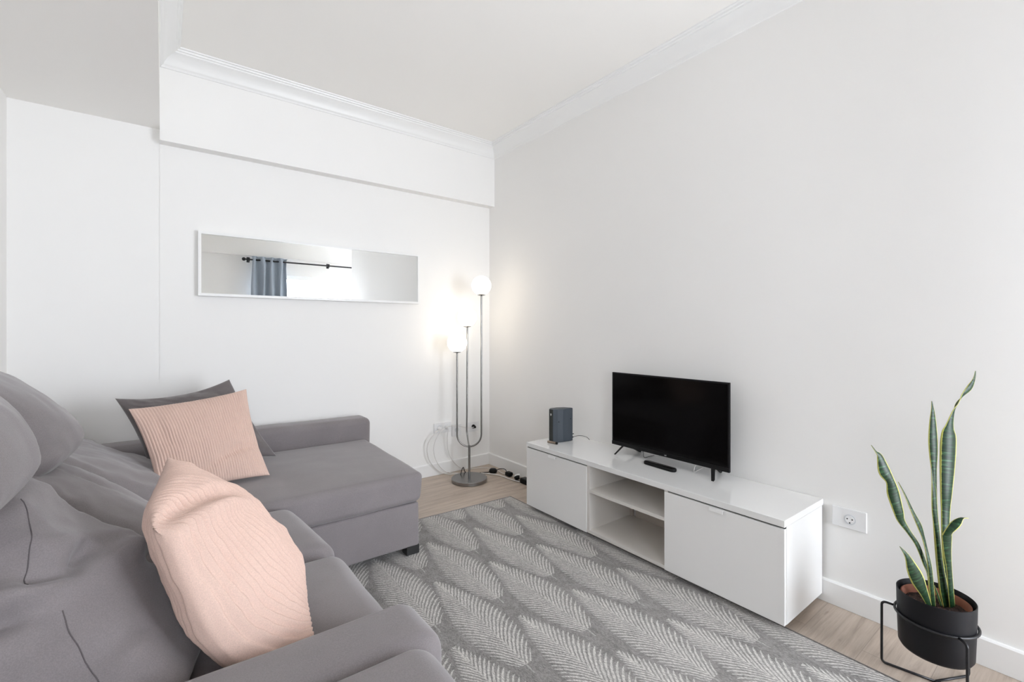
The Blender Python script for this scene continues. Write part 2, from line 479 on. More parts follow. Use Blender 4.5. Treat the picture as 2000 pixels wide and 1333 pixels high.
# snake plant leaf: uv.x = -1..1 across, uv.y metres along
M_LEAF = mat('variegated_leaf', (0.03, 0.12, 0.04), 0.38, spec=0.35)
n = NT(M_LEAF)
uvn = n.n('ShaderNodeUVMap'); uvn.uv_map = 'uv'; s2 = n.n('ShaderNodeSeparateXYZ'); n.l(uvn.outputs[0], s2.inputs[0])
au = n.m('ABSOLUTE', s2.outputs[0])
wv = n.n('ShaderNodeTexNoise'); mp = n.n('ShaderNodeMapping'); n.l(uvn.outputs[0], mp.inputs[0]); mp.inputs['Scale'].default_value = (0.5, 150, 1); n.l(mp.outputs[0], wv.inputs['Vector']); wv.inputs['Scale'].default_value = 1.0; wv.inputs['Detail'].default_value = 3; wv.inputs['Distortion'].default_value = 0.6
gc = n.ramp(wv.outputs['Fac'], [(0.42, (0.004, 0.018, 0.006)), (0.58, (0.009, 0.038, 0.012)), (0.74, (0.055, 0.13, 0.065))])
n.color(n.mix(n.m('GREATER_THAN', n.m('ADD', au, n.m('MULTIPLY', wv.outputs['Fac'], 0.08)), 0.87), gc, (0.52, 0.51, 0.14)))

# ================================================================= room shell
XB = -0.012                             # face of the ceiling drop beside the camera
XR, YB, ZC = 2.345, 3.41, 2.824         # tv wall, mirror wall, ceiling
XL = -0.63                              # wall behind the sofa
ZL = 2.388                              # lower ceiling over the sofa
XA = 3.55                               # window bay
struct('floor', bx(XL - .1, XA + .1, WY - .15, YB + .1, -0.1, 0.0), M_FLOOR)
bm = nb(); box(bm, XL - .1, XB, YB + 0.004, YB + .12, 0, ZL); box(bm, XB, XR + .1, YB, YB + .12, 0, 2.301)
struct('wall_back', bm, M_WALL)
struct('trim_1', bx(XB, XR, 3.33, YB + .12, 2.30, ZC + .1), M_WALL)                # deep soffit beam over the mirror wall
struct('wall_right', bx(XR, XR + .12, -0.44, YB + .12, 0, ZC + .1), M_WALL)
bm = nb(); box(bm, XL - .12, XL, WY - .15, YB + .12, 0, ZL + .02)
struct('wall_left', bm, M_WALL)
bm = nb(); box(bm, XR + .12, XA + .12, -0.44, -0.34, 0, ZC + .1); box(bm, XA, XA + .12, WY - .15, -0.44, 0, ZC + .1)
struct('wall_bay', bm, M_WALL)
bm = nb()
WX0, WX1, WZ0, WZ1 = 1.12, 3.2, 0.05, 2.11
VX0, VX1, VZ0 = -0.45, 0.33, 0.95  # opening for the added fill window
box(bm, XL - .12, VX0, WY - .15, WY, 0, ZC + .1); box(bm, VX1, WX0, WY - .15, WY, 0, ZC + .1); box(bm, VX0, VX1, WY - .15, WY, 0, VZ0); box(bm, VX0, VX1, WY - .15, WY, WZ1, ZC + .1); box(bm, WX1, XA + .12, WY - .15, WY, 0, ZC + .1)
box(bm, WX0, WX1, WY - .15, WY, WZ1, ZC + .1); box(bm, WX0, WX1, WY - .15, WY, 0, WZ0)
struct('wall_window', bm, M_WALL)
struct('ceiling', bx(-0.02, XA + .12, WY - .15, YB + .12, ZC, ZC + .1), M_CEIL)
struct('ceiling_low', bx(XL - .12, XB, WY - .15, YB + .12, ZL, ZC + .12), M_CEIL)
struct('trim_2', bx(XB, XA, WY, WY + .09, 2.37, ZC), M_WALL)

# crown moulding, one profile swept along beam, mirror wall and tv wall
prof = [(0.0, 0.104), (0.006, 0.102), (0.010, 0.094), (0.016, 0.090), (0.020, 0.082), (0.026, 0.068), (0.036, 0.052), (0.050, 0.039), (0.064, 0.031), (0.072, 0.027), (0.074, 0.020), (0.082, 0.017), (0.085, 0.009), (0.094, 0.006), (0.096, 0.0)]
bm = nb()
path = [((XB, WY + .09), (1, 0)), ((XB, 3.33), (1, -1)), ((XR, 3.33), (-1, -1)), ((XR, -0.34), (-1, 0))]
rings = []
for (x, y), (dx, dy) in path:
    rings.append([bm.verts.new((x + dx * a, y + dy * a, ZC - b)) for a, b in prof])
for A, B in zip(rings, rings[1:]):
    for k in range(len(prof) - 1): bm.faces.new([A[k], A[k + 1], B[k + 1], B[k]])
bmesh.ops.recalc_face_normals(bm, faces=bm.faces)
struct('trim_3', bm, M_TRIM, smooth=35)

def skirting(name, a, b, nrm, h=0.10, t=0.014):
    a = Vector((*a, 0)); b = Vector((*b, 0)); nv = Vector((*nrm, 0)); d = (b - a)
    bm = nb()
    pr = [(0, 0), (t, 0), (t, h - 0.006), (t - 0.005, h), (0, h)]
    A = [bm.verts.new(a + nv * p + Vector((0, 0, q + 0.001))) for p, q in pr]; B = [bm.verts.new(b + nv * p + Vector((0, 0, q + 0.001))) for p, q in pr]
    for k in range(5): bm.faces.new([A[k], A[(k + 1) % 5], B[(k + 1) % 5], B[k]])
    bm.faces.new(A); bm.faces.new(B[::-1]); bmesh.ops.recalc_face_normals(bm, faces=bm.faces)
    return struct(name, bm, M_TRIM)
skirting('baseboard_right', (XR, -0.44), (XR, YB), (-1, 0))
skirting('baseboard_back', (XL, YB), (XR - .0145, YB), (0, -1))
skirting('baseboard_left', (XL, WY), (XL, YB - .0145), (1, 0))
skirting('baseboard_window', (XL + .0145, WY), (WX0, WY), (0, 1))

# window with a centre stile, seen in the mirror
win = bpy.data.objects.new('window_1', None); COL.objects.link(win); win.location = (2.1, WY - .07, 0.05); win['kind'] = 'structure'
bm = nb(); y0, y1 = WY - .11, WY - .05
box(bm, WX0, WX0 + .06, y0, y1, WZ0, WZ1); box(bm, WX1 - .06, WX1, y0, y1, WZ0, WZ1); box(bm, WX0 + .06, WX1 - .06, y0, y1, WZ1 - .06, WZ1); box(bm, WX0 + .06, WX1 - .06, y0, y1, WZ0, WZ0 + .07)
box(bm, 2.30, 2.38, y0, y1, WZ0 + .07, WZ1 - .06)
obj('window_frame', bm, M_TRIM, win)
for xa, xb in ((WX0 + .06, 2.30), (2.38, WX1 - .06)):
    obj('window_pane', bx(xa, xb, WY - .085, WY - .079, WZ0 + .07, WZ1 - .06), M_GLASS, win)
obj('window_handle', bx(2.335, 2.355, WY - .05, WY - .02, 1.02, 1.14, bev=.004), M_HANDLE, win)

fill_win = bpy.data.objects.new('added_fill_window', None); COL.objects.link(fill_win); fill_win.location = (-.06, WY - .07, VZ0); fill_win['kind'] = 'structure'  # unseen window added behind the camera to even out the daylight
bm = nb()
box(bm, VX0, VX0 + .06, y0, y1, VZ0, WZ1); box(bm, VX1 - .06, VX1, y0, y1, VZ0, WZ1); box(bm, VX0 + .06, VX1 - .06, y0, y1, WZ1 - .06, WZ1); box(bm, VX0 + .06, VX1 - .06, y0, y1, VZ0, VZ0 + .06)
obj('window_frame', bm, M_TRIM, fill_win)
obj('window_pane', bx(VX0 + .06, VX1 - .06, WY - .085, WY - .079, VZ0 + .06, WZ1 - .06), M_GLASS, fill_win)

# curtain rod and curtain beside the window
rod = thing('curtain_rod', 'dark iron curtain rod with ball finial, reflected in the mirror', 'curtain rod', (2.1, WY + .11, 2.30))
RY = WY + .155
bm = nb(); tube(bm, [(1.02, RY, 2.30), (3.3, RY, 2.30)], 0.012, 12); obj('pole', bm, M_IRON, rod, smooth=40)
for xf in (0.995, 3.325):
    bm = nb(); bmesh.ops.create_uvsphere(bm, u_segments=16, v_segments=10, radius=0.027, matrix=Matrix.Translation((xf, RY, 2.30))); obj('finial', bm, M_IRON, rod, smooth=180)
for xb_ in (1.06, 2.25):
    bm = nb(); tube(bm, [(xb_, RY, 2.30), (xb_, WY + .09, 2.30)], 0.008, 8); box(bm, xb_ - .02, xb_ + .02, WY + .09, WY + .097, 2.26, 2.34); lathe(bm, [(0, 2.272), (.018, 2.274), (.02, 2.30), (.018, 2.326), (0, 2.328)], xb_, RY, 16)
    obj('bracket', bm, M_IRON, rod, smooth=40)
bm = nb(); NC = 150; cols = []
for i in range(NC + 1):
    t_ = i / NC; x = 1.10 + 0.50 * t_
    yy = RY + 0.042 * math.sin(t_ * 2 * math.pi * 4)
    cols.append([bm.verts.new((x + 0.012 * math.sin(k * 1.3 + i * .1), RY + (yy - RY) * (1 - .15 * math.sin(k * .8)), z)) for k, z in enumerate([2.355, 2.32, 2.2, 1.9, 1.5, 1.1, .7, .3, .02])])
for A, B in zip(cols, cols[1:]):
    for k in range(8): bm.faces.new([A[k], B[k], B[k + 1], A[k + 1]])
cur = obj('curtain', bm, M_CURTAIN, at=(1.35, RY, 0.02), smooth=180)
md = cur.modifiers.new('cloth', 'SOLIDIFY'); md.thickness = 0.003
tag(cur, 'blue-grey eyelet curtain hanging in folds, reflected in the mirror', 'curtain')

# ================================================================= sofa
SX = thing('corner_sofa', 'grey velour corner sofa with a chaise along the mirror wall', 'sofa', (0.0, 2.0, 0.0))
def wr(seed, amp, sc=(3, 3, 3), o=3):
    return lambda p: amp * fbm(Vector((p.x * sc[0] + seed, p.y * sc[1] + seed * .7, p.z * sc[2])), o)
# bases
SB = -0.60
obj('sofa_base', soft_box(c8(SB, 0.47, 1.13, 2.25, .05, .285), .02, cell=.05), M_SOFA, SX, smooth=180)
obj('chaise_base', soft_box(c8(SB, 1.095, 2.252, 3.383, .05, .283), .014, cell=.05, disp=wr(3, .004, (4, 4, 4))), M_SOFA, SX, smooth=180)
obj('sofa_back', soft_box(c8(XL + .012, -.47, .66, 3.383, .05, .70), .04, cell=.05), M_SOFA, SX, smooth=180)
# chaise cushion
cc = c8(-.47, 1.145, 2.238, 3.195, .284, .440)
cc[(1, 0, 1)] = (1.125, 2.25, .438); cc[(1, 0, 0)] = (1.102, 2.238, .284)
obj('chaise_cushion', soft_box(cc, .034, (.006, .010, .024), .025, wr(9, .006, (3.5, 3.5, 3))), M_SOFA, SX, smooth=180)
# arm along the wall
obj('armrest', soft_box(c8(SB, 1.18, 3.197, 3.385, .30, .578), .04, (.0, .004, .010), .03, wr(2, .005, (3, 3, 3))), M_SOFA, SX, smooth=180)
# seats
for k, (ya, yb_) in enumerate(((1.722, 2.236), (1.125, 1.716))):
    c = c8(-.47, .53, ya, yb_, .28, .410)
    if k == 0:
        c[(1, 1, 1)] = (.475, yb_, .425); c[(1, 1, 0)] = (.475, yb_, .28)
    obj('seat_cushion', soft_box(c, .075, (.008, .0, .030), .022, wr(5 + k, .007, (4, 4, 4))), M_SOFA, SX, smooth=180)
# near arm: low front block, inner roll and outer pad
arm = soft_box(c8(SB, .575, .68, 1.12, .05, .335), .035, (.004, .004, .004), .04)
obj('arm_base', arm, M_SOFA, SX, smooth=180)
obj('armrest', soft_box(c8(SB, .515, .905, 1.118, .325, .520), .055, (.004, .006, .010), .022, wr(15, .006, (3, 3, 3))), M_SOFA, SX, smooth=180)
obj('armrest', soft_box(c8(SB, .462, .66, .915, .325, .545), .06, (.004, .006, .010), .022, wr(21, .006, (3, 3, 3))), M_SOFA, SX, smooth=180)
# feet
for (x, y) in ((1.06, 2.285), (1.06, 3.33), (-.56, 2.285), (.42, .78), (-.56, .78), (-.56, 3.33)):
    obj('leg', bx(x - .035, x + .035, y - .03, y + .03, 0.0012 + (.009 if (x > .4 and y < 2.6) else 0), .056), M_LEG, SX)

def bump_fn(p, c, w, a):
    d2 = sum(((p[i] - c[i]) / w[i]) ** 2 for i in range(3)); return a * math.exp(-d2)
def crease(p, a, b, w, depth):
    """a soft valley along segment a-b"""
    a = Vector(a); b = Vector(b); ab = b - a
    t_ = max(0, min(1, (p - a).dot(ab) / ab.length_squared)); d = (p - (a + ab * t_)).length
    return -depth * math.exp(-(d / w) ** 2) * (0.4 + 0.6 * math.sin(math.pi * min(1, max(0, t_ * .9 + .05))))
# back cushion nearest the camera
A8 = {(0, 0, 0): (-.47, 1.10, .43), (0, 1, 0): (-.47, 1.68, .43), (1, 0, 0): (.055, 1.12, .42), (1, 1, 0): (.135, 1.48, .43),
      (0, 0, 1): (-.46, 1.20, .80), (0, 1, 1): (-.46, 1.70, .87), (1, 0, 1): (-.25, 1.44, .84), (1, 1, 1): (-.245, 1.61, .845)}
def ridged(p, seed, sc, amp, o=3):
    v = 0; a_ = 1; t_ = 0; q = Vector((p.x * sc[0] + seed, p.y * sc[1], p.z * sc[2]))
    for _ in range(o):
        v += a_ * (1 - abs(noise.noise(q)) * 2.2); t_ += a_; a_ *= .5; q = q * 2.1
    return amp * (v / t_ - .4)
def polycrease(p, pts, w_, depth):
    best = 9
    for a_, b_ in zip(pts, pts[1:]):
        a_ = Vector(a_); b_ = Vector(b_); ab = b_ - a_
        t_ = max(0, min(1, (p - a_).dot(ab) / ab.length_squared)); best = min(best, (p - (a_ + ab * t_)).length)
    return -depth * math.exp(-(best / w_) ** 2)
FOLD1 = [(-.30, 1.22, .655), (-.239, 1.252, .655), (-.185, 1.296, .628), (-.124, 1.372, .612), (-.075, 1.43, .616), (-.02, 1.52, .60)]
LIP1 = [(-.239, 1.262, .70), (-.185, 1.306, .672), (-.124, 1.382, .658), (-.075, 1.44, .656)]
FOLD2 = [(-.205, 1.30, .700), (-.160, 1.335, .690), (-.130, 1.40, .715)]
def dispA(p):
    d = ridged(p, 3.3, (5, 2.6, 11), .012)
    d += polycrease(p, FOLD1, .018, .046) + polycrease(p, LIP1, .026, -.030)
    d += polycrease(p, FOLD2, .018, .030) + polycrease(p, [(-.19, 1.36, .755), (-.13, 1.42, .745), (-.07, 1.50, .70)], .03, -.022)
    d += bump_fn(p, (-.02, 1.47, .66), (.10, .12, .07), .040)
    d += polycrease(p, [(-.12, 1.20, .55), (0.0, 1.28, .56), (.04, 1.36, .55)], .022, .012)
    d += polycrease(p, [(-.23, 1.30, .76), (-.12, 1.45, .76)], .022, .010)
    return d
from mathutils.bvhtree import BVHTree
def seam_line(name, src, parent, pts, rad=.0022, n_=40):
    # a stitched seam laid on the surface of src along the polyline pts (world space)
    off = WORLD[src.name]
    tree = BVHTree.FromPolygons([v.co + off for v in src.data.vertices], [tuple(p.vertices) for p in src.data.polygons])
    P_ = spline(pts, n_ // (len(pts) - 1)); out = []
    for p in P_:
        q, nn, i_, d_ = tree.find_nearest(p)
        out.append(q + nn * rad * .5)
    for _ in range(3): out = [out[0]] + [(out[i - 1] + out[i] * 2 + out[i + 1]) / 4 for i in range(1, len(out) - 1)] + [out[-1]]
    snap = []
    for p in out:
        q, nn, i_, d_ = tree.find_nearest(p); snap.append(q + nn * rad * .35)
    bm = nb(); tube(bm, snap, rad, 6)
    return obj(name, bm, M_SEAM, parent, smooth=180)
cushA = obj('back_cushion', soft_box(A8, .05, (.018, .02, .015), .009, dispA), M_SOFA, SX, smooth=180)
seam_line('seam', cushA, cushA, [(-.238, 1.44, .845), (-.228, 1.41, .80), (-.217, 1.36, .761), (-.214, 1.288, .692)], .0011, 60)
seam_line('seam', cushA, cushA, [(-.175, 1.300, .613), (-.133, 1.227, .576), (-.101, 1.201, .514), (-.07, 1.17, .47)], .0011, 45)
D8 = {(0, 0, 0): (-.47, 1.70, .43), (0, 1, 0): (-.47, 2.25, .43), (1, 0, 0): (.07, 1.72, .43), (1, 1, 0): (.10, 2.20, .43),
      (0, 0, 1): (-.46, 1.72, .84), (0, 1, 1): (-.46, 2.25, .82), (1, 0, 1): (-.26, 1.74, .80), (1, 1, 1): (-.24, 2.18, .74)}
def dispD(p):
    return ridged(p, 8.1, (4, 5, 10), .013) + crease(p, (-.25, 2.0, .72), (0, 2.1, .66), .03, .02)
obj('back_cushion', soft_box(D8, .07, (.05, .02, .02), .018, dispD), M_SOFA, SX, smooth=180)
G8 = {(0, 0, 0): (-.47, 2.28, .43), (0, 1, 0): (-.47, 3.18, .43), (1, 0, 0): (.13, 2.30, .44), (1, 1, 0): (.10, 3.05, .44),
      (0, 0, 1): (-.46, 2.28, .76), (0, 1, 1): (-.46, 3.17, .72), (1, 0, 1): (-.30, 2.32, .74), (1, 1, 1): (-.32, 3.02, .69)}
obj('back_cushion', soft_box(G8, .08, (.05, .02, .02), .02, lambda p: ridged(p, 17.1, (4, 5, 9), .016)), M_SOFA, SX, smooth=180)
# headrests
B8 = {(0, 0, 0): (-.54, 1.10, .83), (0, 1, 0): (-.54, 1.68, .83), (1, 0, 0): (-.225, 1.12, .84), (1, 1, 0): (-.24, 1.63, .84),
      (0, 0, 1): (-.50, 1.12, 1.12), (0, 1, 1): (-.50, 1.66, 1.10), (1, 0, 1): (-.29, 1.14, 1.10), (1, 1, 1): (-.31, 1.62, 1.09)}
obj('headrest', soft_box(B8, .085, (.05, .03, .03), .016, lambda p: 0.012 * fbm(Vector((p.x * 5, p.y * 9, p.z * 5)), 3)), M_SOFA, SX, smooth=180)
C8 = {(0, 0, 0): (-.56, 1.74, .78), (0, 1, 0): (-.56, 2.30, .78), (1, 0, 0): (-.225, 1.77, .775), (1, 1, 0): (-.215, 2.27, .79),
      (0, 0, 1): (-.54, 1.74, 1.09), (0, 1, 1): (-.54, 2.30, 1.07), (1, 0, 1): (-.38, 1.78, 1.08), (1, 1, 1): (-.37, 2.24, 1.05)}
obj('headrest', soft_box(C8, .085, (.06, .03, .03), .016, lambda p: 0.014 * fbm(Vector((p.x * 5, p.y * 6 + 30, p.z * 7)), 3) + crease(p, (-.26, 1.80, .86), (-.20, 1.90, .87), .018, .014)), M_SOFA, SX, smooth=180)

# ================================================================= throw pillows
def ribs(u, n_, amp): return amp * math.cos(u * math.pi * n_)
def cord_wave(x): return abs(math.cos(x * math.pi / 2)) * 2 - 1.2
def d1(u, v, s):
    wv_ = u + 0.05 * fbm(Vector((u * 1.5, v * 2.2, 3)), 2)
    d = 0.0046 * (0.75 * math.cos(wv_ * math.pi * 27) + 0.4 * cord_wave(wv_ * 27)) * (0.8 + 0.4 * noise.noise(Vector((u * 4, v * 3, 9))))
    d += 0.016 * fbm(Vector((u * 1.8, v * 2.5, 1 + s)), 3)
    if s > 0:
        # fold across the upper corner
        t_ = v + .5 * u - .45; k = max(0, min(1, (.45 - u) * 1.6))
        d += (-0.026 * math.exp(-((t_ - .05) / 0.11) ** 2) + 0.016 * math.exp(-((t_ + .14) / 0.10) ** 2)) * k
    return d
def bend1(u, v):
    k = (1 - u) / 2
    return Vector((-.045, -.030, -.100)) * (1 - v * v) * (1 - v) / 1.18 * k * k
p1 = pillow((-.055, 1.235, .80), (.012, 1.68, .830), (.335, 1.55, .475), (.292, 1.155, .462), .205, .06, 380, 90, d1, .55, bend=bend1, facing=(1, -.2, 1), rnd=.38)
o = obj('throw_pillow', p1, M_PEACH, at=(.15, 1.4, .46), smooth=180)
tag(o, 'large peach corduroy pillow in the foreground, leaning on the sofa back near the armrest', 'pillow')
def d2(u, v, s):
    d = 0.0022 * cord_wave((u + .02 * fbm(Vector((u, v * 2, 5)), 2)) * 42)
    d += 0.011 * fbm(Vector((u * 2.2, v * 2.2, 11 + s)), 3)
    if s > 0:
        d += -0.020 * math.exp(-(((v + .62) - .25 * math.sin(u * 2)) / 0.10) ** 2) * max(0, min(1, u + .7))
        d += -0.012 * math.exp(-(((u + .72)) / 0.10) ** 2 - ((v - .35) / .3) ** 2)
    return d
p2 = pillow((-.125, 2.77, .835), (.365, 2.87, .880), (.430, 2.57, .472), (-.01, 2.50, .465), .16, .075, 380, 80, d2, .55, facing=(0, -1, .3))
o = obj('throw_pillow', p2, M_PEACH, at=(.2, 2.65, .46), smooth=180)
tag(o, 'peach corduroy pillow farther back, propped upright against the dark grey pillow', 'pillow')
def bend3(u, v): return Vector((0, 0, -.028)) * (1 - u * u) * max(0, v)
def d3(u, v, s): return 0.032 * fbm(Vector((u * 2.5, v * 2.5, 21 + s)), 3)
p3 = pillow((-.185, 2.985, .865), (.31, 3.12, .915), (.525, 2.93, .475), (-.05, 2.93, .50), .18, .06, 70, 70, d3, .5, bend=bend3, facing=(0, -1, .3))
o = obj('throw_pillow', p3, M_DARKGREY, at=(.15, 3.0, .46), smooth=180)
tag(o, 'dark grey pillow mostly hidden behind the upright peach pillow on the chaise', 'pillow')

# ================================================================= rug
R0, R1, R2, R3 = .395, 1.985, .32, 2.62
bm = nb()
NY = 60
def rz(x, y): return 0.0085 + 0.0006 * noise.noise(Vector((x * 3, y * 3, 0)))
g = []
for i in range(41):
    x = R0 + (R1 - R0) * i / 40
    g.append([bm.verts.new((x, R2 + (R3 + (R1 - x) * .045 - R2) * j / NY, rz(x, R2 + (R3 - R2) * j / NY))) for j in range(NY + 1)])
for i in range(40):
    for j in range(NY): bm.faces.new([g[i][j], g[i + 1][j], g[i + 1][j + 1], g[i][j + 1]])
ex = bmesh.ops.extrude_face_region(bm, geom=list(bm.faces))
for v in [e for e in ex['geom'] if isinstance(e, bmesh.types.BMVert)]: v.co.z = 0.001
bmesh.ops.recalc_face_normals(bm, faces=bm.faces)
rug = thing('area_rug', 'grey woven rug with pale fern fronds between sofa and TV bench', 'rug', (RUG[0], RUG[1], 0.001))
o = obj('pile', bm, M_RUG, rug, at=(RUG[0], RUG[1], 0))
bm = nb()
tube(bm, [(R0, R2, .0075), (R1, R2, .0075), (R1, R3, .0075), (R0, R3 + (R1 - R0) * .045, .0075)], .0045, 6, closed=True)
obj('bound_edge', bm, M_RUGEDGE, rug, smooth=60)

# ================================================================= tv bench
BX0, BX1, BY0, BY1 = 1.947, 2.328, .782, 2.39
tb = thing('tv_bench', 'long white high-gloss media bench under the television', 'cabinet', (2.14, 1.585, 0.0))
obj('top_panel', bx(BX0 - .002, XR - .002, BY0, BY1, .422, .450, bev=.0015), M_GLOSS, tb)
for y in (BY0, BY1 - .018): obj('side_panel', bx(BX0 + .0181, BX1, y, y + .018, .034, .4218), M_GLOSS, tb)
for y in (1.311, 1.823): obj('divider', bx(BX0 + .004, BX1 - .012, y, y + .018, .052, .4218), M_SATIN, tb)
obj('bottom_panel', bx(BX0 + .002, BX1, BY0 + .018, BY1 - .018, .036, .052), M_SATIN, tb)
obj('shelf', bx(BX0 + .004, BX1 - .012, 1.329, 1.823, .268, .286), M_SATIN, tb)
bm = nb(); box(bm, BX1 - .012, BX1 - .006, BY0 + .018, 1.78, .052, .4218); box(bm, BX1 - .012, BX1 - .006, 1.80, BY1 - .018, .052, .4218); box(bm, BX1 - .012, BX1 - .006, 1.78, 1.80, .25, .4218)
obj('back_panel', bm, M_BACK, tb)
for ya, yb_, hy in ((1.8425, BY1 - .001, 2.127), (BY0 + .001, 1.3265, 1.058)):
    d = obj('drawer_front', bx(BX0, BX0 + .018, ya, yb_, .033, .4145, bev=.0012), M_DOOR, tb)
    bm = nb(); box(bm, BX0 - .013, BX0 - .0002, hy - .031, hy + .031, .4122, .4144); box(bm, BX0 - .015, BX0 - .012, hy - .031, hy + .031, .4005, .4144)
    obj('handle', bm, M_TAB, d)
    obj('gap_shade_strip', bx(BX0 + .010, BX0 + .0185, ya + .001, yb_ - .001, .4148, .4218), M_LEG, tb)  # black strip standing in for the shade in the gap under the top
for (x, y) in ((2.06, .90), (2.06, 1.585), (2.06, 2.27), (2.29, .90), (2.29, 1.585), (2.29, 2.27)):
    obj('leg', bx(x - .02, x + .02, y - .02, y + .02, .0005 if x > 2 else .01, .0355), M_LEG, tb)

# ================================================================= television
TX, TY0, TY1, TZ0, TZ1 = 2.222, 1.145, 1.886, .497, .942
tv = thing('television', 'black flat screen television standing on the white bench', 'television', (2.26, 1.515, .4502))
bm = nb(); box(bm, TX, TX + .013, TY0, TY1, TZ0, TZ1, bev=.002); box(bm, TX + .013, TX + .062, TY0 + .09, TY1 - .09, TZ0 + .02, TZ0 + .26, bev=.01)
obj('housing', bm, M_TVFRAME, tv)
obj('screen', bx(TX - .0008, TX + .001, TY0 + .009, TY1 - .009, TZ0 + .024, TZ1 - .009), M_SCREEN, tv)
obj('bottom_bezel', bx(TX - .0025, TX + .001, TY0, TY1, TZ0, TZ0 + .021, bev=.0008), M_TVFRAME, tv)
fc = bpy.data.curves.new('logo', 'FONT'); fc.body = 'mi'; fc.size = .013; fc.extrude = .0004; fc.align_x = 'CENTER'
fo = bpy.data.objects.new('tmp', fc); COL.objects.link(fo)
bpy.context.view_layer.update()
me = bpy.data.meshes.new_from_object(fo.evaluated_get(bpy.context.evaluated_depsgraph_get()))
bpy.data.objects.remove(fo)
bm = nb(); bm.from_mesh(me)
bmesh.ops.transform(bm, matrix=Matrix.Translation((TX - .0029, 1.505, TZ0 + .006)) @ Matrix.Rotation(math.radians(-90), 4, 'Z') @ Matrix.Rotation(math.radians(90), 4, 'X'), verts=bm.verts)
lo = obj('logo', bm, M_LOGO, tv); lo['label'] = 'small pale logo on the bottom bezel'
for sy, yt in ((1, 1.797), (-1, 1.234)):
    for dx in (-1, 1):
        bm = nb()
        a = Vector((TX + .020 + dx * .012, yt, TZ0 + .012)); b = Vector((2.262 + dx * .082, yt + (.028 * sy if dx < 0 else -.03 * sy if sy > 0 else .02), .4545))
        s_ = Vector((0, .0072, 0)); q = Vector((.008, 0, .006))
        ptsa = [a - s_ - q, a + s_ - q, a + s_ + q, a - s_ + q]; ptsb = [b - s_ * .9 - Vector((.007, 0, .004)), b + s_ * .9 - Vector((.007, 0, .004)), b + s_ * .9 + Vector((.005, 0, .002)), b - s_ * .9 + Vector((.005, 0, .002))]
        va = [bm.verts.new(p) for p in ptsa]; vb = [bm.verts.new(p) for p in ptsb]
        bm.faces.new(va); bm.faces.new(vb[::-1])
        for k in range(4): bm.faces.new([va[k], va[(k + 1) % 4], vb[(k + 1) % 4], vb[k]])
        bmesh.ops.recalc_face_normals(bm, faces=bm.faces)
        obj('leg', bm, M_BLACKPL, tv)
bm = nb(); tube(bm, spline([(2.255, 1.672, .51), (2.245, 1.670, .48), (2.25, 1.668, .4545), (2.29, 1.664, .4535), (2.335, 1.66, .4535)]), .0014, 6)
o = obj('power_cord', bm, M_BLACKPL, tv, smooth=180)
bm = nb(); tube(bm, spline([(2.255, 1.335, .51), (2.232, 1.336, .48), (2.228, 1.337, .455), (2.27, 1.342, .4535), (2.335, 1.35, .4535)]), .0018, 6)
o = obj('aerial_cord', bm, M_CORDW, tv, smooth=180); o['label'] = 'white cord hanging below the screen'

# remote on the bench
def capsule_bar(bm, cx, cy, ang, L, W, z0, z1, seg=10, bev=.003):
    pts = []
    for s_, a0 in ((1, -90), (-1, 90)):
        for k in range(seg + 1):
            a = math.radians(a0 + 180 * k / seg); pts.append((s_ * (L / 2 - W / 2) + math.cos(a) * W / 2, math.sin(a) * W / 2))
    ca, sa = math.cos(ang), math.sin(ang)
    def ring(sc, z): return [bm.verts.new((cx + ca * x_ * (1 - (1 - sc) * W / L) - sa * y_ * sc, cy + sa * x_ * (1 - (1 - sc) * W / L) + ca * y_ * sc, z)) for x_, y_ in pts]
    R = [ring(.9, z0), ring(1, z0 + bev), ring(1, z1 - bev), ring(.9, z1)]
    for A, B in zip(R, R[1:]):
        n_ = len(A)
        for k in range(n_): bm.faces.new([A[k], A[(k + 1) % n_], B[(k + 1) % n_], B[k]])
    bm.faces.new(R[0][::-1]); bm.faces.new(R[-1]); bmesh.ops.recalc_face_normals(bm, faces=bm.faces)
    return bm
rc = thing('remote_control', 'black slim remote control lying on the bench in front of the television', 'remote control', (2.165, 1.50, .4503))
obj('body', capsule_bar(nb(), 2.163, 1.502, math.radians(87), .205, .043, .4505, .4665), M_BLACKPL, rc, smooth=40)
bm = nb(); capsule_bar(bm, 2.163, 1.502, math.radians(87), .19, .034, .4660, .4672, bev=.0003)
o = obj('key_panel', bm, M_SCREEN, rc, smooth=40)

# router
ro = thing('router', 'slate grey upright router with a curved front on the left end of the bench', 'router', (2.13, 2.27, .4503))
bm = nb()
out = [(2.068, 2.300), (2.075, 2.268), (2.10, 2.250), (2.14, 2.238), (2.185, 2.232), (2.225, 2.232), (2.228, 2.250), (2.20, 2.29), (2.15, 2.318), (2.10, 2.322)]
lo_, hi = .4505, .672
va = [bm.verts.new((x, y, lo_)) for x, y in out]; vb = [bm.verts.new((x, y, hi)) for x, y in out]
bm.faces.new(va); bm.faces.new(vb[::-1])
for k in range(len(out)):
    f = bm.faces.new([va[k], va[(k + 1) % len(out)], vb[(k + 1) % len(out)], vb[k]])
    if k in (0,): f.material_index = 1
bmesh.ops.recalc_face_normals(bm, faces=bm.faces)
ob = obj('casing', bm, [M_ROUTER, M_ROUTERSIDE], ro)
md = ob.modifiers.new('round', 'BEVEL'); md.width = .004; md.segments = 2; md.limit_method = 'ANGLE'
bm = nb(); bmesh.ops.create_cone(bm, cap_ends=True, segments=20, radius1=.0075, radius2=.0075, depth=.002, matrix=Matrix.Translation((2.0705, 2.284, .636)) @ Matrix.Rotation(math.radians(-12), 4, 'Z') @ Matrix.Rotation(math.radians(90), 4, 'Y'))
obj('round_emblem', bm, M_LOGO, ro)
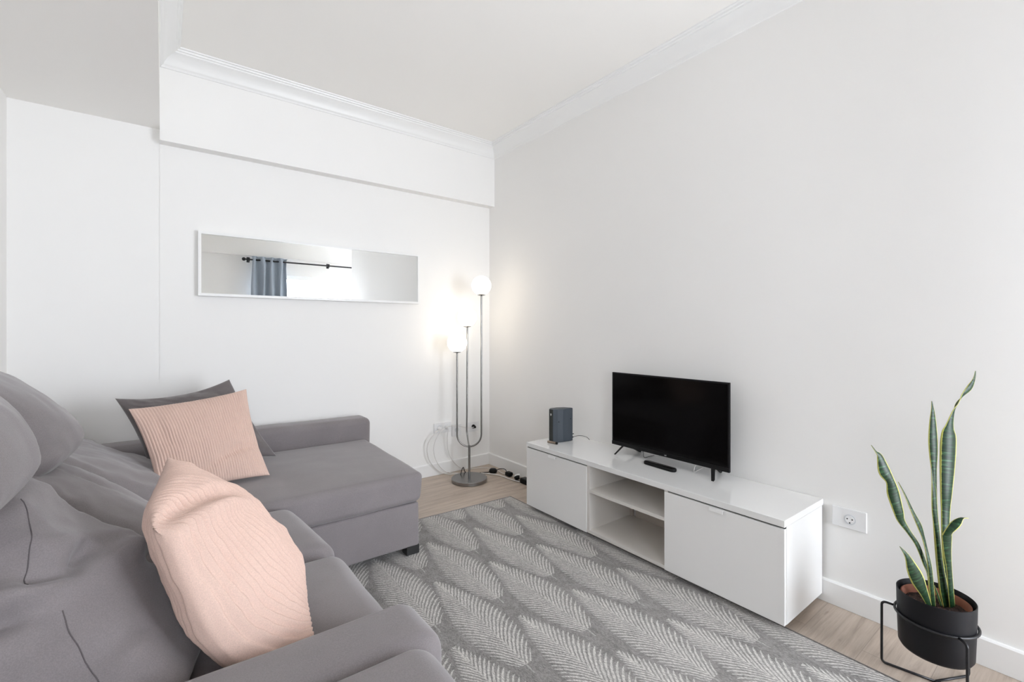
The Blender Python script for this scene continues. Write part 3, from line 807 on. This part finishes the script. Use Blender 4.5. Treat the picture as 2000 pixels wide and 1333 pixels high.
bm = nb(); tube(bm, [(2.226, 2.245, .470), (2.234, 2.236, .472)], .004, 8); tube(bm, spline([(2.226, 2.24, .470), (2.262, 2.21, .482), (2.30, 2.18, .474), (2.318, 2.165, .4535)]), .0016, 6)
tube(bm, [(2.226, 2.245, .492), (2.238, 2.235, .494)], .003, 8)
obj('power_cord', bm, M_BLACKPL, ro, smooth=180)
obj('vent_slot', bx(2.107, 2.110, 2.2435, 2.2475, .585, .592), M_BLACKPL, ro)
obj('vent_slot', bx(2.2, 2.206, 2.2310, 2.2330, .598, .604), M_BLACKPL, ro)
# bronze lighter sized cylinder before the router
cy = thing('pen_torch', 'small bronze cylinder lying in front of the router', 'torch', (2.058, 2.25, .4503))
bm = nb(); tube(bm, [(2.045, 2.285, .4585), (2.060, 2.222, .4585)], .0078, 14); obj('barrel', bm, M_BRONZE, cy, smooth=40)
bm = nb(); tube(bm, [(2.060, 2.222, .4585), (2.0625, 2.212, .4585)], .0081, 14); obj('end_cap', bm, M_BLACKPL, cy, smooth=40)

# ================================================================= mirror
mr = thing('wall_mirror', 'long horizontal mirror with a slim white frame on the wall', 'mirror', (.905, 3.385, 1.61))
MX0, MX1, MZ0, MZ1, MY = .173, 1.638, 1.413, 1.808, 3.365
fw = .016
bm = nb()
box(bm, MX0, MX1, MY, 3.408, MZ1 - fw, MZ1); box(bm, MX0, MX1, MY, 3.408, MZ0, MZ0 + fw)
box(bm, MX0, MX0 + fw, MY, 3.408, MZ0 + fw, MZ1 - fw); box(bm, MX1 - fw, MX1, MY, 3.408, MZ0 + fw, MZ1 - fw)
obj('frame', bm, M_TRIM, mr)
obj('mirror_glass', bx(MX0 + fw, MX1 - fw, MY + .010, MY + .014, MZ0 + fw, MZ1 - fw), M_MIRROR, mr)

# ================================================================= floor lamp
LX, LY = 1.945, 3.11
lp = thing('floor_lamp', 'nickel floor lamp with three lit opal globes in the corner', 'lamp', (LX, LY, 0))
bm = nb(); lathe(bm, [(0, .001), (.138, .001), (.142, .004), (.142, .026), (.138, .030), (.012, .031), (0, .031)], LX, LY, 64); obj('base', bm, M_STEEL, lp, smooth=40)
bm = nb(); tube(bm, [(LX, LY, .03), (LX, LY, .285)], .0095, 16); obj('stem', bm, M_STEEL, lp, smooth=40)
ux, uy = math.cos(-YAW + .08), math.sin(-YAW + .08)       # line of the U, roughly facing the room
HW = .0965; ZU = .275; RU = .0965
def P(s, z, dx=0, dy=0): return (LX + ux * s + dx, LY + uy * s + dy, z)
u_path = [P(-HW, 1.02)] + [P(-HW, z) for z in (.8, .6, .46, ZU + RU + .02)]
for k in range(0, 17):
    a = math.pi + math.pi * k / 16; u_path.append(P(math.cos(a) * HW, ZU + RU + math.sin(a) * RU))
u_path += [P(HW, z) for z in (.46, .7, .95, 1.2, 1.476)]
bm = nb(); tube(bm, u_path, .0068, 12); obj('u_shaped_tube', bm, M_STEEL, lp, smooth=60)
# rear arm
vx, vy = -uy, ux
def Q(s, z, e=0): return (LX + vx * s + ux * e, LY + vy * s + uy * e, z)
r_path = [Q(0, ZU, 0)]
for k in range(1, 9):
    a = math.pi / 2 * k / 8; r_path.append(Q(math.sin(a) * .10, ZU + .10 * (1 - math.cos(a)), -.022 * k / 8))
r_path += [Q(.10, z, -.022 + .006 * (z - .3)) for z in (.5, .8, 1.0, 1.225)]
bm = nb(); tube(bm, r_path, .0068, 12); obj('rear_tube', bm, M_STEEL, lp, smooth=60)
ends = [(P(-HW, 1.02), .078), (P(HW, 1.476), .078), (Q(.10, 1.225, -.018), .078)]
for (ex_, ey_, ez_), gr in ends:
    bm = nb(); lathe(bm, [(0, ez_ - .002), (.010, ez_), (.030, ez_ + .006), (.032, ez_ + .012), (.028, ez_ + .014), (0, ez_ + .014)], ex_, ey_, 24); cup = obj('lamp_holder', bm, M_STEEL, lp, smooth=40)
    bm = nb(); pr = []
    for k in range(25):
        a = -math.pi / 2 + .42 + (math.pi - .42) * k / 24; pr.append((max(0, gr * math.cos(a)), ez_ + .012 + gr * math.sin(math.pi / 2 - .42) + gr * math.sin(a)))
    pr = [(0, pr[0][1])] + pr[:-1] + [(0, pr[-1][1])]
    lathe(bm, pr, ex_, ey_, 40); gb = obj('globe_shade', bm, M_GLOBE, lp, smooth=60)
bm = nb(); tube(bm, spline([(LX - .02, LY + .10, .03), (LX + .02, LY + .125, .075), (LX + .06, LY + .13, .02), (2.16, 3.19, .008), (2.19, 3.185, .010)]), .0032, 8)
obj('power_cord', bm, M_BLACKPL, lp, smooth=180)
sw = nb(); lathe(sw, [(0, .001), (.030, .002), (.034, .010), (.033, .024), (.024, .034), (0, .036)], 2.218, 3.17, 24); o = obj('foot_switch', sw, M_BLACKPL, lp, smooth=50)

# ================================================================= sockets and cords in the corner
def plate(name, label, x0, x1, z0, z1, sockets, grp=None):
    t_ = thing(name, label, 'socket', ((x0 + x1) / 2, YB - .001, (z0 + z1) / 2), grp)
    obj('plate', bx(x0, x1, YB - .012, YB - .001, z0, z1, bev=.003), M_WHITEPL, t_)
    for sx in sockets:
        zc = (z0 + z1) / 2
        bm = nb(); bmesh.ops.create_cone(bm, cap_ends=True, segments=28, radius1=.020, radius2=.020, depth=.002, matrix=Matrix.Translation((sx, YB - .0125, zc)) @ Matrix.Rotation(math.radians(90), 4, 'X')); obj('insert', bm, M_SOCKET, t_)
    return t_
plate('wall_socket', 'white double socket plate left of the lamp with a white cord plugged in', 1.785, 1.945, .345, .428, (1.83, 1.90))
plate('wall_socket', 'blank-looking white plate hung lower, between the lamp tubes', 1.955, 2.045, .30, .40, (2.0,))
plate('wall_socket', 'white socket plate right of the lamp tubes nearest the room corner', 2.11, 2.225, .315, .40, (2.165,))
def cord(label, pts, r, m, name='extension_cord', cat='cord', plugs=()):
    t_ = thing(name, label, cat, pts[-1])
    bm = nb(); tube(bm, spline(pts, 10), r, 8); obj('cable', bm, m, t_, smooth=180)
    for (x, y, z), mm in plugs:
        bm = nb(); tube(bm, [(x, y, z), (x, y - .012, z), (x, y - .036, z - .002)], [.017, .016, .008], 16); obj('plug', bm, mm, t_, smooth=40)
    return t_
cord('white cord looping from the left socket down to the floor behind the lamp', [(1.83, 3.36, .385), (1.76, 3.345, .36), (1.70, 3.35, .27), (1.72, 3.36, .15), (1.80, 3.36, .05), (1.90, 3.33, .008), (2.05, 3.27, .0075), (2.18, 3.12, .0075), (2.21, 3.02, .0075), (2.22, 2.90, .0075), (2.26, 2.76, .0075)], .004, M_CORDW, plugs=(((1.83, 3.397, .387), M_WHITEPL),))
cord('thin white cord hanging straight from the left socket, then curving behind the lamp pole', [(1.90, 3.362, .385), (1.885, 3.355, .30), (1.90, 3.36, .18), (1.96, 3.36, .08), (2.06, 3.37, .012), (2.20, 3.33, .007), (2.28, 3.22, .007), (2.26, 3.10, .007), (2.285, 2.96, .007)], .0028, M_CORDW, plugs=(((1.90, 3.397, .387), M_WHITEPL),))
cord('white cord arching sideways between the wall sockets', [(2.15, 3.365, .36), (2.08, 3.355, .365), (1.98, 3.355, .395), (1.87, 3.35, .395), (1.79, 3.345, .34), (1.755, 3.35, .24), (1.79, 3.36, .12), (1.87, 3.35, .03), (1.97, 3.31, .007)], .0028, M_CORDW, plugs=(((2.165, 3.397, .36), M_BLACKPL),))
# adaptors and power strip
ad = thing('power_adaptor', 'black power adaptor on the floor between the lamp and the bench', 'adaptor', (2.275, 2.99, 0.001))
bm = nb(); box(bm, 2.248, 2.292, 2.985, 3.045, .001, .034, bev=.008, seg=3); obj('casing', bm, M_BLACKPL, ad, smooth=50)
bm = nb(); tube(bm, spline([(2.245, 3.17, .012), (2.27, 3.14, .03), (2.285, 3.09, .035), (2.275, 3.05, .02), (2.27, 3.04, .018)]), .003, 8); obj('cable', bm, M_BLACKPL, ad, smooth=180)
ps = thing('power_strip', 'black power strip on the floor at the left end of the bench', 'power strip', (2.27, 2.72, 0.001))
obj('casing', bx(2.235, 2.292, 2.50, 2.83, .001, .040, bev=.006, seg=3), M_BLACKPL, ps)
for yy in (2.80, 2.73):
    bm = nb(); lathe(bm, [(0, .0402), (.018, .0402), (.018, .0412), (0, .0412)], 2.264, yy, 20); obj('outlet', bm, M_ROUTERSIDE, ps)
for k, (x, y, m_, lb) in enumerate(((2.288, 2.925, M_WHITEPL, 'white plug lying between the black adaptor and the power strip'), (2.262, 2.895, M_BLACKPL, 'black plug lying between the black adaptor and the power strip'))):
    t_ = thing('loose_plug', lb, 'plug', (x, y, .001))
    bm = nb(); tube(bm, [(x - .02, y + .012, .02), (x, y, .02), (x + .015, y - .01, .02)], [.009, .018, .018], 14); obj('body', bm, m_, t_, smooth=50)
    bm = nb(); tube(bm, spline([(x - .02, y + .012, .02), (x - .03, y - .03, .012), (x - .01, y - .07, .008), (x + .0, y - .10, .01)]), .003, 8); obj('cable', bm, M_BLACKPL if k else M_CORDW, t_, smooth=180)

# socket right of the bench
so = thing('wall_socket', 'white rectangular wall socket between the bench and the plant', 'socket', (XR - .001, .683, .392))
obj('plate', bx(XR - .010, XR - .0005, .622, .746, .350, .436, bev=.003), M_WHITEPL, so)
ry = Matrix.Rotation(math.radians(90), 4, 'Y')
bm = nb(); bmesh.ops.create_cone(bm, cap_ends=True, segments=36, radius1=.0215, radius2=.0205, depth=.003, matrix=Matrix.Translation((XR - .0112, .680, .392)) @ ry)
ins = obj('insert', bm, M_SOCKET, so)
bm = nb(); bmesh.ops.create_cone(bm, cap_ends=True, segments=32, radius1=.0165, radius2=.0165, depth=.001, matrix=Matrix.Translation((XR - .0131, .680, .392)) @ ry); obj('well', bm, M_WHITEPL, ins)
for yy, zz in ((.689, .394), (.671, .394), (.680, .3785)):
    bm = nb(); bmesh.ops.create_cone(bm, cap_ends=True, segments=14, radius1=.0027, radius2=.0027, depth=.0008, matrix=Matrix.Translation((XR - .0140, yy, zz)) @ ry); obj('pin_hole', bm, M_BLACKPL, ins)

# ================================================================= plant
PXc, PYc = 2.092, .366
st = thing('plant_stand', 'black wire stand holding the round planter by the wall', 'plant stand', (PXc, PYc, 0))
bm = nb(); ring = [(PXc + .1065 * math.cos(a), PYc + .1065 * math.sin(a), .222) for a in [2 * math.pi * k / 56 for k in range(56)]]
tube(bm, ring, .0042, 10, closed=True); obj('ring', bm, M_BLACKMET, st, smooth=180)
for ang in (101, 221, -27):
    ca, sa = math.cos(math.radians(ang)), math.sin(math.radians(ang))
    def q(r, z): return (PXc + ca * r, PYc + sa * r, z)
    pth = [q(.106, .222), q(.125, .2235)] + [q(.130 + .012 * math.sin(t_), .2115 + .012 * math.cos(t_)) for t_ in [math.pi / 2 * k / 5 for k in range(6)]]
    pth += [q(.142, .12), q(.142, .022)] + [q(.130 + .012 * math.cos(t_), .0165 - .012 * math.sin(t_) + .0) for t_ in [math.pi / 2 * k / 5 for k in range(6)]] + [q(.08, .0047), q(0.0, .0047)]
    bm = nb(); tube(bm, pth, .0040, 10); obj('leg', bm, M_BLACKMET, st, smooth=180)
po = thing('planter', 'round black planter in the wire stand, holding a terracotta pot', 'planter', (PXc, PYc, .108))
bm = nb(); lathe(bm, [(0, .108), (.080, .108), (.092, .112), (.0975, .122), (.101, .22), (.1025, .301), (.1005, .302), (.099, .300), (.0965, .20), (.094, .125), (0, .122)], PXc, PYc, 72)
obj('outer_pot', bm, M_POT, po, smooth=50)
bm = nb(); lathe(bm, [(0, .124), (.068, .124), (.088, .280), (.0905, .287), (.087, .289), (.084, .283), (.080, .245), (0, .243)], PXc - .0, PYc, 56)
obj('inner_pot', bm, M_TERRA, po, smooth=50)['label'] = 'terracotta inner pot'
bm = nb()
gg = []
for i in range(15):
    r_ = .0815 * i / 14
    gg.append([bm.verts.new((PXc + r_ * math.cos(a), PYc + r_ * math.sin(a), .262 + .006 * noise.noise(Vector((r_ * 60, a * 4, 0))) + .004 * noise.noise(Vector((r_ * 180, a * 12, 5))))) for a in [2 * math.pi * k / 48 for k in range(48)]])
for A, B in zip(gg, gg[1:]):
    for k in range(48):
        try: bm.faces.new([A[k], B[k], B[(k + 1) % 48], A[(k + 1) % 48]])
        except ValueError: pass
bmesh.ops.remove_doubles(bm, verts=bm.verts, dist=1e-5)
obj('soil', bm, M_SOIL, po, smooth=180)

# snake plant: each leaf (lateral offset, height, width, depth, twist) in metres around the pot centre
CW, SW = math.cos(YAW), math.sin(YAW)
Fp = PXc * SW + PYc * CW; Rp = PXc * CW - PYc * SW
pl = thing('snake_plant', 'variegated snake plant with tall yellow-edged leaves in the black planter', 'plant', (PXc, PYc, .262))
def leaf(pts, name='leaf'):
    """pts: (lateral, height, width, depth, twist degrees)"""
    ctr = spline([(a, b, d) for a, b, c, d, e in pts], 7); wd = spline([(c, e, 0) for a, b, c, d, e in pts], 7)
    bm = nb(); uvl = bm.loops.layers.uv.new('uv'); rows = []; UV = {}; ln = 0
    W3 = [Vector((PXc + a * CW + d * SW, PYc - a * SW + d * CW, b)) for a, b, d in ctr]
    side0 = Vector((CW, -SW, 0)); fw_ = Vector((SW, CW, 0))
    for i, p in enumerate(W3):
        t_ = (W3[min(i + 1, len(W3) - 1)] - W3[max(i - 1, 0)]).normalized()
        s_ = side0 * math.cos(math.radians(wd[i][1])) + fw_ * math.sin(math.radians(wd[i][1]))
        s_ = (s_ - t_ * s_.dot(t_)).normalized(); nn = t_.cross(s_).normalized()
        if nn.dot(fw_) > 0: nn = -nn
        if i: ln += (p - W3[i - 1]).length
        row = []
        wv_ = max(.0006, wd[i][0]) / 2
        for k in range(9):
            u = -1 + k / 4
            v_ = bm.verts.new(p + s_ * u * wv_ - nn * (1 - u * u) * wv_ * .28 * (-1)); UV[v_] = (u, ln); row.append(v_)
        rows.append(row)
    for A, B in zip(rows, rows[1:]):
        for k in range(8):
            f = bm.faces.new([A[k], A[k + 1], B[k + 1], B[k]])
            for lp_ in f.loops: lp_[uvl].uv = UV[lp_.vert]
    o = obj(name, bm, M_LEAF, pl, smooth=180)
    md = o.modifiers.new('thick', 'SOLIDIFY'); md.thickness = .0018; md.offset = 0
    return o
LEAVES = [
    [(0.0459, 0.2517, 0.026, 0.0, 20), (0.0407, 0.3737, 0.0248, 0.0, 10), (0.0346, 0.4783, 0.0261, 0.0, 0), (0.0442, 0.579, 0.0315, 0.01, 0), (0.0467, 0.6491, 0.042, 0.01, 0), (0.0558, 0.753, 0.0545, 0.015, 0), (0.0589, 0.8322, 0.0534, 0.015, 0), (0.0672, 0.8699, 0.0282, 0.02, 0), (0.0813, 0.9228, 0.0164, 0.02, 30), (0.0941, 0.9493, 0.0131, 0.02, 70), (0.1127, 0.9775, 0.0149, 0.02, 20), (0.1365, 1.004, 0.0189, 0.02, 0), (0.152, 1.034, 0.0074, 0.02, 0), (0.1568, 1.0605, 0.0018, 0.02, 0)],
    [(0.0473, 0.2484, 0.0176, 0.02, 0), (0.0297, 0.3985, 0.0176, 0.02, 0), (0.0173, 0.575, 0.0177, 0.02, 0), (0.0142, 0.6986, 0.0168, 0.02, 0), (0.012, 0.7692, 0.0282, 0.02, 0), (0.0103, 0.8222, 0.0318, 0.02, 0), (0.0094, 0.884, 0.023, 0.02, 0), (0.0089, 0.9281, 0.0097, 0.02, 0), (0.0059, 0.9564, 0.0018, 0.02, 0)],
    [(0.023, 0.2677, 0.0205, -0.015, 0), (0.0144, 0.3299, 0.0273, -0.015, 0), (0.0023, 0.4162, 0.0206, -0.015, 0), (-0.0063, 0.5025, 0.0172, -0.015, 0), (-0.0158, 0.5889, 0.0189, -0.015, 0), (-0.0189, 0.6579, 0.0184, -0.015, 10), (-0.0232, 0.7011, 0.01, -0.015, 20), (-0.0271, 0.7373, 0.0018, -0.015, 20)],
    [(-0.0242, 0.2786, 0.0159, -0.01, 30), (-0.0324, 0.3704, 0.0118, -0.01, 20), (-0.0459, 0.4137, 0.0149, -0.01, 10), (-0.0701, 0.4743, 0.0139, -0.01, 0), (-0.0987, 0.5176, 0.0144, -0.01, 0), (-0.1238, 0.5557, 0.0228, -0.01, 0), (-0.138, 0.5889, 0.0335, -0.015, 0), (-0.1557, 0.6493, 0.0413, -0.015, 0), (-0.1706, 0.6941, 0.0291, -0.02, 0), (-0.1908, 0.7285, 0.0395, -0.02, 0), (-0.2054, 0.775, 0.0225, -0.02, 10), (-0.2183, 0.7922, 0.008, -0.02, 30), (-0.2338, 0.8145, 0.0016, -0.02, 30)],
    [(-0.0348, 0.2785, 0.0154, -0.03, 0), (-0.0395, 0.3383, 0.0144, -0.03, 0), (-0.0459, 0.4067, 0.0137, -0.03, 0), (-0.0497, 0.4669, 0.0127, -0.02, 20), (-0.0592, 0.5048, 0.0141, -0.02, 20), (-0.0721, 0.5426, 0.0177, -0.02, 10), (-0.0953, 0.5908, 0.0133, -0.02, 20), (-0.1215, 0.6493, 0.008, -0.02, 30), (-0.1435, 0.6906, 0.0018, -0.02, 30)],
    [(-0.0613, 0.2892, 0.0156, -0.045, 0), (-0.0799, 0.3332, 0.0274, -0.045, 0), (-0.1055, 0.38, 0.0428, -0.05, 0), (-0.1276, 0.4197, 0.0356, -0.055, 0), (-0.1495, 0.4625, 0.016, -0.06, 10), (-0.1722, 0.4927, 0.0014, -0.06, 10)],
    [(0.0333, 0.2738, 0.0187, -0.025, 0), (0.0233, 0.3383, 0.0186, -0.03, 0), (0.0134, 0.4093, 0.0185, -0.035, 0), (0.0027, 0.4663, 0.0268, -0.04, 0), (-0.0037, 0.5076, 0.0333, -0.045, 0), (-0.0093, 0.5285, 0.0342, -0.05, 0)],
    [(-0.0093, 0.5251, 0.0317, -0.05, 0), (-0.006, 0.5454, 0.0223, -0.058, -20), (0.0136, 0.5706, 0.0217, -0.062, -40), (0.0332, 0.5849, 0.0076, -0.06, -40), (0.0583, 0.5828, 0.0011, -0.055, -40)],
    [(-0.0083, 0.2802, 0.0065, -0.03, 0), (-0.0203, 0.3178, 0.0064, -0.03, 0), (-0.0314, 0.3486, 0.0016, -0.03, 0)]
]
for L_ in LEAVES: leaf(L_)
